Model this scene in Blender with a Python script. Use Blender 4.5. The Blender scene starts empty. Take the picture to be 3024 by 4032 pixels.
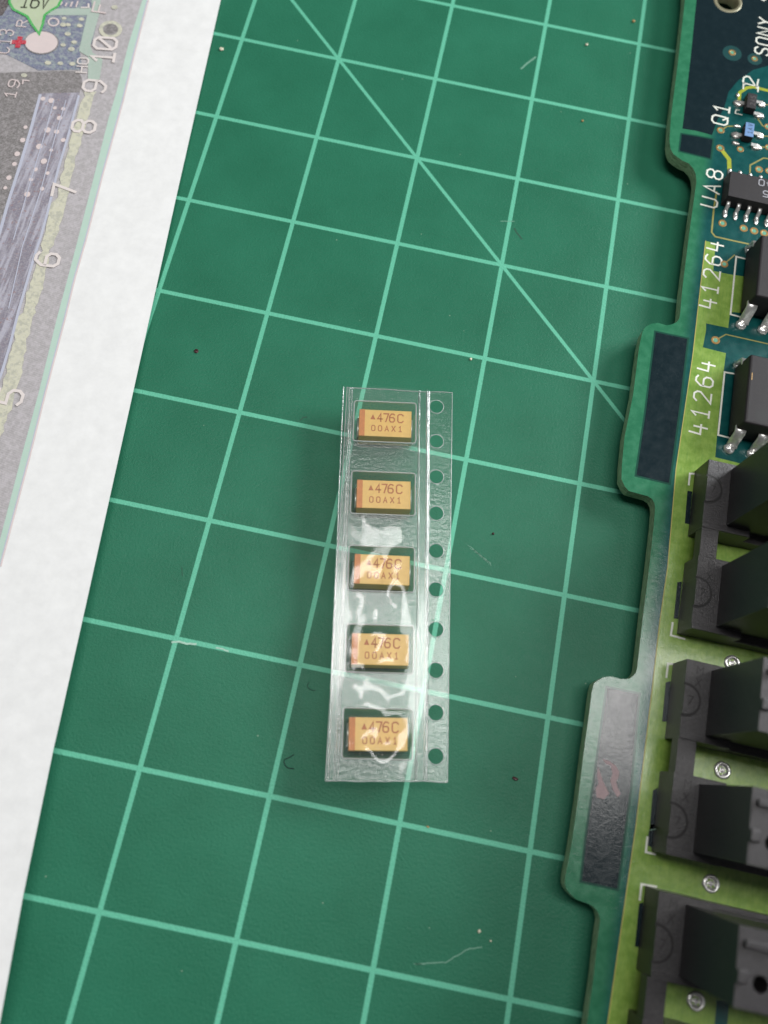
import bpy, bmesh, math, random
from mathutils import Vector, Matrix, noise
random.seed(7)
S = bpy.context.scene
COL = S.collection
# one Blender unit is one millimetre
# ------------------------------------------------------------------ camera
R = ((0.97868645, 0.19715143, 0.05748171),
     (0.2052838, -0.93157863, -0.30003302),
     (-0.00560321, 0.30543831, -0.95219538))      # world -> camera (x right, y down, z forward)
CP = (30.97093803, -98.1676373, 83.67224864)
FPX = 3240.99
cd = bpy.data.cameras.new("camera")
cam = bpy.data.objects.new("camera", cd); COL.objects.link(cam)
m = Matrix(((R[0][0], -R[1][0], -R[2][0], CP[0]),
            (R[0][1], -R[1][1], -R[2][1], CP[1]),
            (R[0][2], -R[1][2], -R[2][2], CP[2]),
            (0, 0, 0, 1)))
cam.matrix_world = m
cd.sensor_fit = 'HORIZONTAL'; cd.sensor_width = 36.0
cd.lens = 36.0 * FPX / 3024.0
cd.clip_start = 1.0; cd.clip_end = 5000.0
cd.dof.use_dof = True
cd.dof.focus_distance = 90.0
cd.dof.aperture_fstop = 0.0193 / 0.62          # 1.2 mm wide phone aperture
S.camera = cam
# ------------------------------------------------------------------ light
S.view_settings.view_transform = 'Standard'
S.view_settings.look = 'None'
S.view_settings.exposure = 0.40
S.view_settings.gamma = 1.0
w = bpy.data.worlds.new("World"); S.world = w; w.use_nodes = True
bg = w.node_tree.nodes["Background"]
bg.inputs[0].default_value = (0.93, 0.97, 1.0, 1); bg.inputs[1].default_value = 0.07

def area(name, loc, target, sx, sy, irr, color):
    ld = bpy.data.lights.new(name, 'AREA'); ld.shape = 'RECTANGLE'; ld.size = sx; ld.size_y = sy
    d = (Vector(loc) - Vector(target)).length
    ld.energy = irr * math.pi * math.pi * d * d
    ld.color = color
    o = bpy.data.objects.new(name, ld); COL.objects.link(o); o.location = loc
    o.rotation_euler = (Vector(target) - Vector(loc)).to_track_quat('-Z', 'Y').to_euler()
    return o
area("desk_lamp", (62, -40, 300), (62, -40.5, 0), 270, 52, 0.48, (1.0, 0.985, 0.965)).rotation_euler = (0.0, 0.0, 0.0)   # a tube hanging level over the bench
area("side_light", (430, 230, 280), (45, -45, 0), 260, 200, 0.86, (0.96, 0.985, 1.0))  # added soft light from the right, set for falloff and shadows

# ------------------------------------------------------------------ projection of measured points on to real planes
def hit(x, y, z=0.0):
    d = ((x - 1512) / FPX, (y - 2016) / FPX, 1.0)
    wv = [R[0][i] * d[0] + R[1][i] * d[1] + R[2][i] * d[2] for i in range(3)]
    t = (z - CP[2]) / wv[2]
    return Vector((CP[0] + wv[0] * t, CP[1] + wv[1] * t, z))
CROP = dict(K1=(2424, 0, 2.765), K2=(2424, 600, 2.765), K3=(2324, 1300, 2.3686), K4=(2424, 1750, 2.765),
            K5=(2424, 2450, 2.765), K6=(2424, 3232, 2.765), K7=(2124, 2532, 2.765), K8=(2124, 3232, 2.765),
            P2=(0, 0, 2.765), P3=(0, 700, 3.6867), P4=(0, 1250, 3.6867), P5=(0, 1800, 3.6867),
            MA=(800, 0, 1.8433), MB=(1700, 0, 1.8433), MC=(500, 1200, 1.8433), MD=(1700, 1200, 1.8433),
            ME=(0, 2832, 1.8433), MF=(800, 2832, 1.8433), MG=(1500, 2832, 1.8433), MH=(500, 2000, 1.8433), SRC=(0, 0, 1.0))
def pt(k, x, y, z=0.0):
    o = CROP[k]
    return hit(o[0] + x / o[2], o[1] + y / o[2], z)

# ------------------------------------------------------------------ materials
def lin(r, g, b):
    f = lambda c: (c / 255.0 / 12.92) if c <= 10 else ((c / 255.0 + 0.055) / 1.055) ** 2.4
    return (f(r), f(g), f(b), 1)
class NT:
    def __init__(s, name):
        s.m = bpy.data.materials.new(name); s.m.use_nodes = True
        s.t = s.m.node_tree; s.p = s.t.nodes["Principled BSDF"]; s.out = s.t.nodes["Material Output"]
        s._c = None
    def n(s, typ, **kw):
        x = s.t.nodes.new(typ)
        for k, v in kw.items(): setattr(x, k, v)
        return x
    def l(s, a, b): s.t.links.new(a, b)
    def coord(s):
        if s._c is None: s._c = s.n('ShaderNodeTexCoord')
        return s._c.outputs['Object']
    def mapped(s, scale=(1, 1, 1), rot=(0, 0, 0)):
        mp = s.n('ShaderNodeMapping'); mp.inputs['Scale'].default_value = scale; mp.inputs['Rotation'].default_value = rot
        s.l(s.coord(), mp.inputs['Vector']); return mp.outputs[0]
    def noise(s, scale, detail=2.0, rough=0.5, vec=None):
        x = s.n('ShaderNodeTexNoise'); x.inputs['Scale'].default_value = scale
        x.inputs['Detail'].default_value = detail; x.inputs['Roughness'].default_value = rough
        s.l(vec if vec is not None else s.coord(), x.inputs['Vector']); return x.outputs['Fac']
    def ramp(s, fac, pts):
        x = s.n('ShaderNodeValToRGB'); e = x.color_ramp.elements
        while len(e) < len(pts): e.new(0.5)
        for i, (p, c) in enumerate(pts): e[i].position = p; e[i].color = c if len(c) == 4 else (*c, 1)
        s.l(fac, x.inputs[0]); return x.outputs[0]
    def math(s, op, a, b=None, c=None, clamp=False):
        x = s.n('ShaderNodeMath', operation=op); x.use_clamp = clamp
        for i, v in enumerate((a, b, c)):
            if v is None: continue
            if isinstance(v, (int, float)): x.inputs[i].default_value = v
            else: s.l(v, x.inputs[i])
        return x.outputs[0]
    def smooth(s, v, a, b):
        x = s.n('ShaderNodeMapRange'); x.interpolation_type = 'SMOOTHSTEP'
        x.inputs['From Min'].default_value = a; x.inputs['From Max'].default_value = b
        s.l(v, x.inputs['Value']); return x.outputs[0]
    def mix(s, fac, a, b):
        x = s.n('ShaderNodeMix', data_type='RGBA')
        for i, v in ((0, fac), (6, a), (7, b)):
            if isinstance(v, (int, float)): x.inputs[i].default_value = v
            elif isinstance(v, tuple): x.inputs[i].default_value = v if len(v) == 4 else (*v, 1)
            else: s.l(v, x.inputs[i])
        return x.outputs[2]
    def bump(s, h, strength=0.3, dist=0.1, chain=None):
        x = s.n('ShaderNodeBump'); x.inputs['Strength'].default_value = strength; x.inputs['Distance'].default_value = dist
        s.l(h, x.inputs['Height'])
        if chain is not None: s.l(chain, x.inputs['Normal'])
        return x.outputs[0]
    def xyz(s):
        x = s.n('ShaderNodeSeparateXYZ'); s.l(s.coord(), x.inputs[0]); return x.outputs
def simple(name, col, rough=0.5, metal=0.0, spec=0.5, var=0.12, vscale=1.5, bump=0.0, bscale=8.0, bdist=0.03, dust=0.0, dscale=6.0):
    t = NT(name)
    c = tuple(col[:3])
    lo = tuple(x * (1 - var) for x in c); hi = tuple(min(1, x * (1 + var)) for x in c)
    base = t.ramp(t.noise(vscale, 4, 0.6), [(0.3, lo), (0.7, hi)])
    if dust > 0:
        d = t.smooth(t.noise(dscale, 3, 0.7), 0.66, 0.74)
        base = t.mix(t.math('MULTIPLY', d, dust), base, (0.45, 0.44, 0.40))
    t.l(base, t.p.inputs['Base Color'])
    t.p.inputs['Roughness'].default_value = rough; t.p.inputs['Metallic'].default_value = metal
    t.p.inputs['Specular IOR Level'].default_value = spec
    if bump > 0:
        t.l(t.bump(t.noise(bscale, 4, 0.65), bump, bdist), t.p.inputs['Normal'])
    return t.m

def mat_cutting():
    t = NT("mat_vinyl")
    x, y, z = t.xyz()
    wob = t.math('MULTIPLY', t.math('SUBTRACT', t.noise(5.0, 3, 0.7), 0.5), 0.11)
    def line(v, half):
        a = t.math('ADD', t.math('DIVIDE', v, 12.7), 1000.5)
        f = t.math('MULTIPLY', t.math('ABSOLUTE', t.math('SUBTRACT', t.math('FRACT', a), 0.5)), 12.7)
        f = t.math('ADD', f, wob)
        return t.math('SUBTRACT', 1.0, t.smooth(f, half - 0.045, half + 0.045))
    lx = line(x, 0.245); ly = line(y, 0.245)
    dg = t.math('ADD', t.math('ABSOLUTE', t.math('MULTIPLY', t.math('ADD', x, y), 0.7071)), wob)
    ld = t.math('SUBTRACT', 1.0, t.smooth(dg, 0.165, 0.255))
    mask = t.math('MAXIMUM', t.math('MAXIMUM', lx, ly), ld)
    green = t.ramp(t.noise(0.10, 4, 0.6), [(0.3, lin(38, 106, 80)), (0.7, lin(45, 117, 90))])
    fine = t.noise(9.0, 4, 0.75)
    green = t.mix(t.math('MULTIPLY', t.smooth(fine, 0.48, 0.78), 0.34), green, lin(84, 146, 120))
    mint = t.ramp(t.noise(6.0, 4, 0.7), [(0.25, lin(92, 178, 148)), (0.75, lin(112, 198, 166))])
    mint = t.mix(t.math('MULTIPLY', t.smooth(t.noise(0.7, 5, 0.7), 0.62, 0.78), 0.25), mint, lin(80, 140, 112))
    col = t.mix(mask, green, mint)
    # sparse dust specks
    vo = t.n('ShaderNodeTexVoronoi'); vo.inputs['Scale'].default_value = 0.42; t.l(t.coord(), vo.inputs['Vector'])
    spk = t.math('SUBTRACT', 1.0, t.smooth(vo.outputs['Distance'], 0.018, 0.045))
    pick = t.n('ShaderNodeSeparateColor'); t.l(vo.outputs['Color'], pick.inputs[0])
    spk = t.math('MULTIPLY', spk, t.smooth(pick.outputs[0], 0.60, 0.62))
    col = t.mix(t.math('MULTIPLY', spk, 0.5), col, lin(170, 190, 165))
    # faint dark smudges
    sm = t.smooth(t.noise(0.33, 6, 0.75), 0.70, 0.80)
    col = t.mix(t.math('MULTIPLY', sm, 0.35), col, lin(18, 60, 45))
    t.l(col, t.p.inputs['Base Color'])
    rg = t.ramp(t.noise(1.2, 5, 0.7), [(0.3, (0.33,) * 3), (0.7, (0.43,) * 3)])
    t.l(rg, t.p.inputs['Roughness'])
    t.p.inputs['Specular IOR Level'].default_value = 0.19
    b = t.bump(t.noise(3.6, 5, 0.62), 0.55, 0.10)
    b = t.bump(t.noise(11.0, 3, 0.6), 0.35, 0.05, b)
    b = t.bump(mask, 0.4, 0.02, b)
    t.l(b, t.p.inputs['Normal'])
    return t.m

def paper_mat(name, col, half=0.0, rough=0.75, var=0.05, vs=0.8, second=None, thr=(0.45, 0.62), third=None, stretch=None):
    t = NT(name)
    base = t.ramp(t.noise(vs, 5, 0.65), [(0.3, tuple(c * (1 - var) for c in col[:3])), (0.7, tuple(min(1, c * (1 + var)) for c in col[:3]))])
    if second is not None:
        sv = t.mapped((1, stretch, 1), (0, 0, 0.07)) if stretch else None
        base = t.mix(t.smooth(t.noise(1.7, 4, 0.6, sv), *thr), base, second)
    if third is not None:
        base = t.mix(t.smooth(t.noise(2.3, 3, 0.7), 0.58, 0.68), base, third)
    if name.endswith("print"):
        base = t.mix(t.math('MULTIPLY', t.smooth(t.noise(4.5, 4, 0.8), 0.42, 0.66), 0.30), base, (0.60, 0.58, 0.575))
    if half > 0:
        wv = t.n('ShaderNodeTexWave', wave_type='BANDS', bands_direction='Y'); wv.inputs['Scale'].default_value = 1.35
        wv.inputs['Distortion'].default_value = 0.4; wv.inputs['Detail'].default_value = 1.0
        t.l(t.mapped((1, 1, 1), (0, 0, 0.16)), wv.inputs['Vector'])
        wn = t.noise(16.0, 2, 0.6)
        f = t.math('MULTIPLY', t.math('ADD', t.math('MULTIPLY', wv.outputs['Fac'], 0.5), wn), half)
        base = t.mix(f, base, (0.80, 0.78, 0.78))
    t.l(base, t.p.inputs['Base Color']); t.p.inputs['Roughness'].default_value = rough
    t.p.inputs['Specular IOR Level'].default_value = 0.25
    t.l(t.bump(t.noise(3.2, 5, 0.7), 0.25, 0.04), t.p.inputs['Normal'])
    return t.m

def clear_mat(name, tint=(0.975, 0.985, 0.98), haze=0.03, gloss=0.10, rough=0.12, k=1.2, top=1.0, bumps=()):
    t = NT(name)
    t.t.nodes.remove(t.p)
    tr = t.n('ShaderNodeBsdfTransparent'); tr.inputs[0].default_value = (*tint, 1)
    gl = t.n('ShaderNodeBsdfGlossy'); gl.inputs['Roughness'].default_value = rough; gl.inputs[0].default_value = (1, 1, 1, 1)
    df = t.n('ShaderNodeBsdfDiffuse'); df.inputs[0].default_value = (0.75, 0.80, 0.80, 1)
    fr = t.n('ShaderNodeFresnel'); fr.inputs[0].default_value = 1.5
    nrm = None
    for sc, st, di, mp in bumps:
        nrm = t.bump(t.noise(sc, 4, 0.6, t.mapped(mp)), st, di, nrm)
    if nrm is not None:
        t.l(nrm, gl.inputs['Normal']); t.l(nrm, fr.inputs['Normal']); t.l(nrm, df.inputs['Normal'])
    f = t.math('ADD', t.math('MULTIPLY', fr.outputs[0], k), gloss, clamp=True)
    f = t.math('MINIMUM', f, top)
    m1 = t.n('ShaderNodeMixShader'); t.l(f, m1.inputs[0]); t.l(tr.outputs[0], m1.inputs[1]); t.l(gl.outputs[0], m1.inputs[2])
    m2 = t.n('ShaderNodeMixShader'); m2.inputs[0].default_value = haze
    t.l(m1.outputs[0], m2.inputs[1]); t.l(df.outputs[0], m2.inputs[2])
    t.l(m2.outputs[0], t.out.inputs['Surface'])
    return t.m

def board_mat(name, kind):
    t = NT(name)
    x, y, z = t.xyz()
    n1 = t.noise(1.1, 5, 0.65); n2 = t.noise(7.0, 4, 0.7)
    if kind == 'sub':
        green = t.mix(t.smooth(n1, 0.3, 0.75), lin(42, 112, 80), lin(56, 128, 94))
        teal = t.mix(t.smooth(n1, 0.3, 0.7), lin(12, 72, 72), lin(18, 84, 82))
        f = t.smooth(t.math('ADD', x, t.math('MULTIPLY', n1, 0.35)), -1.5, 0.3)
        col = t.mix(f, green, teal)
    elif kind == 'plane':
        col = t.mix(n1, lin(12, 30, 36), lin(20, 40, 46))
    elif kind == 'pour':
        col = t.mix(t.smooth(n1, 0.3, 0.7), lin(120, 154, 66), lin(144, 174, 84))
        st = t.noise(5.0, 3, 0.7, t.mapped((1.0, 0.12, 1)))
        col = t.mix(t.math('MULTIPLY', t.smooth(st, 0.45, 0.7), 0.35), col, lin(88, 138, 62))
    sp = t.smooth(t.noise(5.5, 3, 0.8), 0.70, 0.76)
    col = t.mix(t.math('MULTIPLY', sp, 0.22), col, lin(190, 195, 180))
    t.l(col, t.p.inputs['Base Color'])
    t.l(t.ramp(n1, [(0.3, (0.15,) * 3), (0.7, (0.22,) * 3)]), t.p.inputs['Roughness'])
    t.p.inputs['Specular IOR Level'].default_value = 0.62
    b = t.bump(t.noise(2.6, 4, 0.6), 0.22, 0.05)
    b = t.bump(t.noise(8.0, 3, 0.6), 0.34, 0.03, b)
    t.l(b, t.p.inputs['Normal'])
    return t.m

M = {}
M['mat'] = mat_cutting()
M['paper'] = paper_mat("white_paper", (0.83, 0.83, 0.822), var=0.05, vs=0.6)
M['grey_print'] = paper_mat("grey_print", lin(160, 155, 157), half=0.20, var=0.14, vs=2.4, second=lin(178, 172, 176))
M['dark_print'] = paper_mat("brown_grey_print", lin(104, 99, 98), half=0.12, var=0.16, vs=2.0, second=lin(132, 126, 127))
M['blue_print'] = paper_mat("slate_print", lin(94, 102, 132), half=0.13, var=0.14, vs=2.0, second=lin(132, 146, 150))
M['trace_print'] = paper_mat("red_lilac_print", lin(128, 122, 136), half=0.08, var=0.10, vs=3.0, second=lin(172, 170, 184), third=lin(142, 112, 114), stretch=0.10)
M['yellow_print'] = paper_mat("yellow_print", lin(206, 204, 180), half=0.10, var=0.08, vs=2.4, second=lin(180, 180, 162))
M['green_print'] = paper_mat("pale_green_print", lin(166, 186, 172), half=0.12, var=0.05)
M['aqua_print'] = paper_mat("aqua_print", lin(180, 210, 194), half=0.08, var=0.03)
M['lineblue_print'] = paper_mat("pale_blue_print", lin(186, 190, 208), half=0.08, var=0.04)
M['white_print'] = paper_mat("white_print", lin(228, 218, 214), var=0.04)
M['pink_print'] = paper_mat("pink_print", lin(222, 206, 204), var=0.03)
M['red_print'] = paper_mat("red_print", lin(196, 44, 66), var=0.05)
M['bubble_print'] = paper_mat("bubble_print", lin(188, 202, 168), var=0.06)
M['bubble_line'] = paper_mat("bubble_outline_print", lin(66, 178, 84), var=0.05)
M['ink'] = paper_mat("black_ink", lin(34, 30, 30), var=0.05)
M['black_print'] = paper_mat("black_print", lin(60, 46, 46), half=0.1, var=0.2)
M['sub'] = board_mat("solder_mask_teal", 'sub')
M['plane'] = board_mat("buried_copper_dark", 'plane')
M['pour'] = board_mat("copper_pour_olive", 'pour')
def mat_side():
    t = NT("fibreglass_edge")
    lay = t.noise(2.2, 4, 0.7, t.mapped((0.5, 0.5, 3.2)))
    col = t.ramp(lay, [(0.32, lin(96, 118, 84)), (0.5, lin(158, 178, 142)), (0.68, lin(196, 208, 172))])
    t.l(col, t.p.inputs['Base Color']); t.p.inputs['Roughness'].default_value = 0.55
    t.l(t.bump(lay, 0.8, 0.08), t.p.inputs['Normal'])
    return t.m
M['side'] = mat_side()
M['pouredge'] = simple("bright_copper_edge", lin(176, 168, 84), 0.4, var=0.1)
M['silk'] = simple("white_silkscreen", lin(232, 234, 222), 0.55, var=0.10, vscale=6, bump=0.2, bscale=14)
M['viaring'] = simple("via_ring_copper", lin(160, 124, 68), 0.35, metal=0.35, var=0.2, vscale=6)
M['fringe'] = simple("plane_fringe", lin(28, 76, 62), 0.2, var=0.1)
M['halo'] = simple("clear_mask_halo", lin(12, 66, 66), 0.35, var=0.1)
M['worn'] = simple("worn_pink_copper", lin(158, 138, 140), 0.5, metal=0.2, var=0.2, vscale=6, bump=0.8, bscale=5, bdist=0.06)
M['viahole'] = simple("via_fill_teal", lin(96, 168, 140), 0.4, var=0.2, vscale=9)
M['trace'] = simple("mask_over_trace", lin(146, 140, 70), 0.4, var=0.12)
M['trace_bright'] = simple("mask_over_wide_trace", lin(160, 168, 46), 0.35, var=0.12)
M['solder'] = simple("solder_silver", (0.88, 0.87, 0.84), 0.25, metal=0.8, var=0.08, vscale=5, bump=0.25, bscale=4, bdist=0.08)
M['pad'] = simple("tinned_pad", (0.78, 0.74, 0.70), 0.32, metal=0.85, var=0.1, vscale=5, bump=0.4, bscale=5, bdist=0.06)
M['lead'] = simple("tinned_lead", (0.82, 0.81, 0.78), 0.34, metal=0.75, var=0.15, vscale=3, bump=0.15, bscale=6)
M['epoxy'] = simple("black_epoxy", lin(44, 41, 43), 0.52, spec=0.28, var=0.10, vscale=3, bump=0.5, bscale=9, bdist=0.04, dust=0.10)
M['plastic'] = simple("black_connector_plastic", lin(48, 46, 48), 0.30, var=0.34, vscale=3.5, bump=0.8, bscale=6, bdist=0.06, dust=0.30, dscale=7)
M['bluetop'] = simple("blue_marked_top", lin(110, 148, 196), 0.45, var=0.06)
M['markdark'] = simple("dark_marking", lin(40, 52, 74), 0.5)
M['markfaint'] = simple("faint_grey_marking", lin(98, 94, 94), 0.5)
M['markgrey'] = simple("pale_laser_marking", lin(168, 168, 176), 0.5, var=0.2, vscale=8)
M['groove'] = simple("moulded_groove", lin(22, 21, 22), 0.6)
M['hole_ring'] = simple("screw_hole_pad", lin(150, 146, 120), 0.35, metal=0.3, var=0.1, bump=0.2)
M['cap'] = simple("amber_epoxy", lin(252, 208, 124), 0.42, var=0.05, vscale=2, bump=0.3, bscale=9, bdist=0.02)
M['capband'] = simple("brown_polarity_band", lin(224, 146, 90), 0.5, var=0.10, vscale=3)
M['capmark'] = simple("brown_laser_mark", lin(198, 124, 78), 0.5, var=0.10, vscale=9)
M['tape'] = clear_mat("clear_polystyrene", haze=0.008, gloss=0.0, rough=0.16, k=1.25,
                      bumps=((2.6, 0.55, 0.10, (1, 1, 1)), (6.0, 0.3, 0.04, (1, 1, 1))))
M['tape_pocket'] = clear_mat("clear_formed_pocket", haze=0.09, gloss=0.0, rough=0.16, k=0.9, top=0.15,
                      bumps=((1.2, 0.5, 0.25, (1, 1, 1)), (5.0, 0.7, 0.08, (1, 1, 1))))
M['film'] = clear_mat("cover_film", haze=0.03, gloss=0.0, rough=0.10, k=0.80,
                      bumps=((1.4, 0.25, 0.05, (3.0, 0.08, 1)),))
M['lip'] = clear_mat("clear_lip_glint", haze=0.45, gloss=0.12, rough=0.2, k=1.5)  # bright edge glint of the clear plastic put in as white haze
M['tape_rim'] = simple("cut_plastic_rim", lin(186, 206, 200), 0.3, var=0.2, vscale=3)
M['scratch'] = simple("scuffed_vinyl", lin(108, 156, 134), 0.6, var=0.2, vscale=4)
M['scuff_dark'] = simple("dark_scuff", lin(30, 82, 62), 0.6, var=0.2, vscale=4)
M['scuff_white'] = simple("torn_white_fibres", lin(164, 200, 182), 0.6, var=0.2, vscale=4, bump=0.5)
M['crumb_dark'] = simple("dark_crumb", lin(66, 38, 40), 0.3, metal=0.3, var=0.3, vscale=6)
M['crumb_tan'] = simple("tan_crumb", lin(176, 140, 84), 0.5, var=0.3, vscale=6)
M['crumb_white'] = simple("white_crumb", lin(220, 214, 190), 0.5, var=0.2, vscale=6)
M['thread'] = simple("dark_thread", lin(18, 56, 50), 0.7)

# ------------------------------------------------------------------ object helpers
def link(o, parent=None):
    COL.objects.link(o)
    if parent is not None: o.parent = parent
    return o
def tag(o, label=None, cat=None, group=None, kind=None):
    if label: o['label'] = label
    if cat: o['category'] = cat
    if group: o['group'] = group
    if kind: o['kind'] = kind
    return o
def empty(name, loc=(0, 0, 0), rz=0.0):
    o = bpy.data.objects.new(name, None); o.empty_display_size = 2; COL.objects.link(o)
    o.location = loc; o.rotation_euler = (0, 0, rz); return o
def mesh(name, verts, faces, mat, parent=None, smooth=False, loc=None, mats=None, fmat=None):
    me = bpy.data.meshes.new(name); me.from_pydata([tuple(v) for v in verts], [], faces)
    for mm in (mats or [mat]): me.materials.append(mm)
    if fmat:
        for p, i in zip(me.polygons, fmat): p.material_index = i
    if smooth:
        for p in me.polygons: p.use_smooth = True
    me.update()
    o = bpy.data.objects.new(name, me); link(o, parent)
    if loc is not None: o.location = loc
    return o
def from_bm(name, bm, mat, parent=None, smooth=False, loc=None):
    bmesh.ops.recalc_face_normals(bm, faces=bm.faces)
    me = bpy.data.meshes.new(name); bm.to_mesh(me); bm.free()
    for mm in (mat if isinstance(mat, list) else [mat]): me.materials.append(mm)
    if smooth:
        for p in me.polygons: p.use_smooth = True
    o = bpy.data.objects.new(name, me); link(o, parent)
    if loc is not None: o.location = loc
    return o
def dup(o, parent, loc):
    c = o.copy(); COL.objects.link(c); c.parent = parent; c.location = loc; return c
def plate(name, outline, z0, z1, mat, parent=None, holes=(), side=None, top_only=False, bottomless=False):
    """Flat sheet with real holes: caps by triangle fill, walls round every loop."""
    bm = bmesh.new()
    loops = [outline] + list(holes)
    allv = []
    edges = []
    for lp in loops:
        vs = [bm.verts.new((p[0], p[1], z1)) for p in lp]
        allv.append(vs)
        for i in range(len(vs)): edges.append(bm.edges.new((vs[i], vs[(i + 1) % len(vs)])))
    bmesh.ops.triangle_fill(bm, edges=edges, use_beauty=True, normal=(0, 0, 1))
    for f in list(bm.faces):
        f.normal_update()
        if f.normal.z < 0: f.normal_flip()
    if not top_only:
        top = list(bm.faces)
        low = []
        mp = {}
        for vs in allv:
            lv = [bm.verts.new((v.co.x, v.co.y, z0)) for v in vs]
            for a, b in zip(vs, lv): mp[a] = b
            low.append(lv)
        if not bottomless:
            for f in top: bm.faces.new([mp[v] for v in reversed(f.verts)])
        for vs, lv in zip(allv, low):
            nn = len(vs)
            for i in range(nn):
                f = bm.faces.new((vs[i], vs[(i + 1) % nn], lv[(i + 1) % nn], lv[i]))
                if side is not None: f.material_index = 1
        bmesh.ops.recalc_face_normals(bm, faces=bm.faces)
    me = bpy.data.meshes.new(name); bm.to_mesh(me); bm.free()
    me.materials.append(mat)
    if side is not None: me.materials.append(side)
    o = bpy.data.objects.new(name, me); link(o, parent)
    return o
def box(name, x0, x1, y0, y1, z0, z1, mat, parent=None, bev=0.05, seg=2, taper=0.0, loc=None):
    bm = bmesh.new()
    vs = []
    for z, t in ((z0, 0.0), (z1, taper)):
        for x, y in ((x0 + t, y0 + t), (x1 - t, y0 + t), (x1 - t, y1 - t), (x0 + t, y1 - t)):
            vs.append(bm.verts.new((x, y, z)))
    for f in ((3, 2, 1, 0), (4, 5, 6, 7), (0, 1, 5, 4), (1, 2, 6, 5), (2, 3, 7, 6), (3, 0, 4, 7)):
        bm.faces.new([vs[i] for i in f])
    if bev > 0:
        bmesh.ops.bevel(bm, geom=list(bm.edges), offset=bev, segments=seg, affect='EDGES', profile=0.6)
    return from_bm(name, bm, mat, parent, smooth=False, loc=loc)
def circle(cx, cy, r, n=28, ry=None):
    ry = ry or r
    return [(cx + r * math.cos(2 * math.pi * i / n), cy + ry * math.sin(2 * math.pi * i / n)) for i in range(n)]

def ribbon_geo(verts, faces, pts, wd, z, zf=None):
    """mitred flat strip along pts, appended to verts/faces"""
    n = len(pts)
    closed = n > 2 and (Vector(pts[0][:2]) - Vector(pts[-1][:2])).length < 1e-6
    P = [Vector(p[:2]) for p in pts]
    if closed: P = P[:-1]; n -= 1
    L = []; Rr = []
    for i in range(n):
        if closed:
            a = P[(i - 1) % n]; b = P[(i + 1) % n]
            d1 = (P[i] - a).normalized(); d2 = (b - P[i]).normalized()
        else:
            d1 = (P[i] - P[i - 1]).normalized() if i > 0 else (P[1] - P[0]).normalized()
            d2 = (P[i + 1] - P[i]).normalized() if i < n - 1 else d1
        t = d1 + d2
        if t.length < 1e-4: t = d1
        t.normalize(); nr = Vector((-t.y, t.x))
        k = 1.0 / max(0.45, nr.dot(Vector((-d1.y, d1.x))))
        p = P[i]
        if not closed and i == 0: p = p - d2 * wd * 0.35
        if not closed and i == n - 1: p = p + d1 * wd * 0.35
        L.append(p + nr * wd * 0.5 * k); Rr.append(p - nr * wd * 0.5 * k)
    b0 = len(verts)
    for i in range(n):
        for q in (L[i], Rr[i]):
            verts.append((q.x, q.y, z if zf is None else zf(q.x, q.y) + z))
    for i in range(n if closed else n - 1):
        j = (i + 1) % n
        faces.append((b0 + 2 * i + 1, b0 + 2 * j + 1, b0 + 2 * j, b0 + 2 * i))
def ribbon(name, strokes, wd, z, mat, parent=None, zf=None):
    v = []; f = []
    for k, s in enumerate(strokes): ribbon_geo(v, f, s, wd, z + 0.004 * k, zf)
    return mesh(name, v, f, mat, parent)

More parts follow.
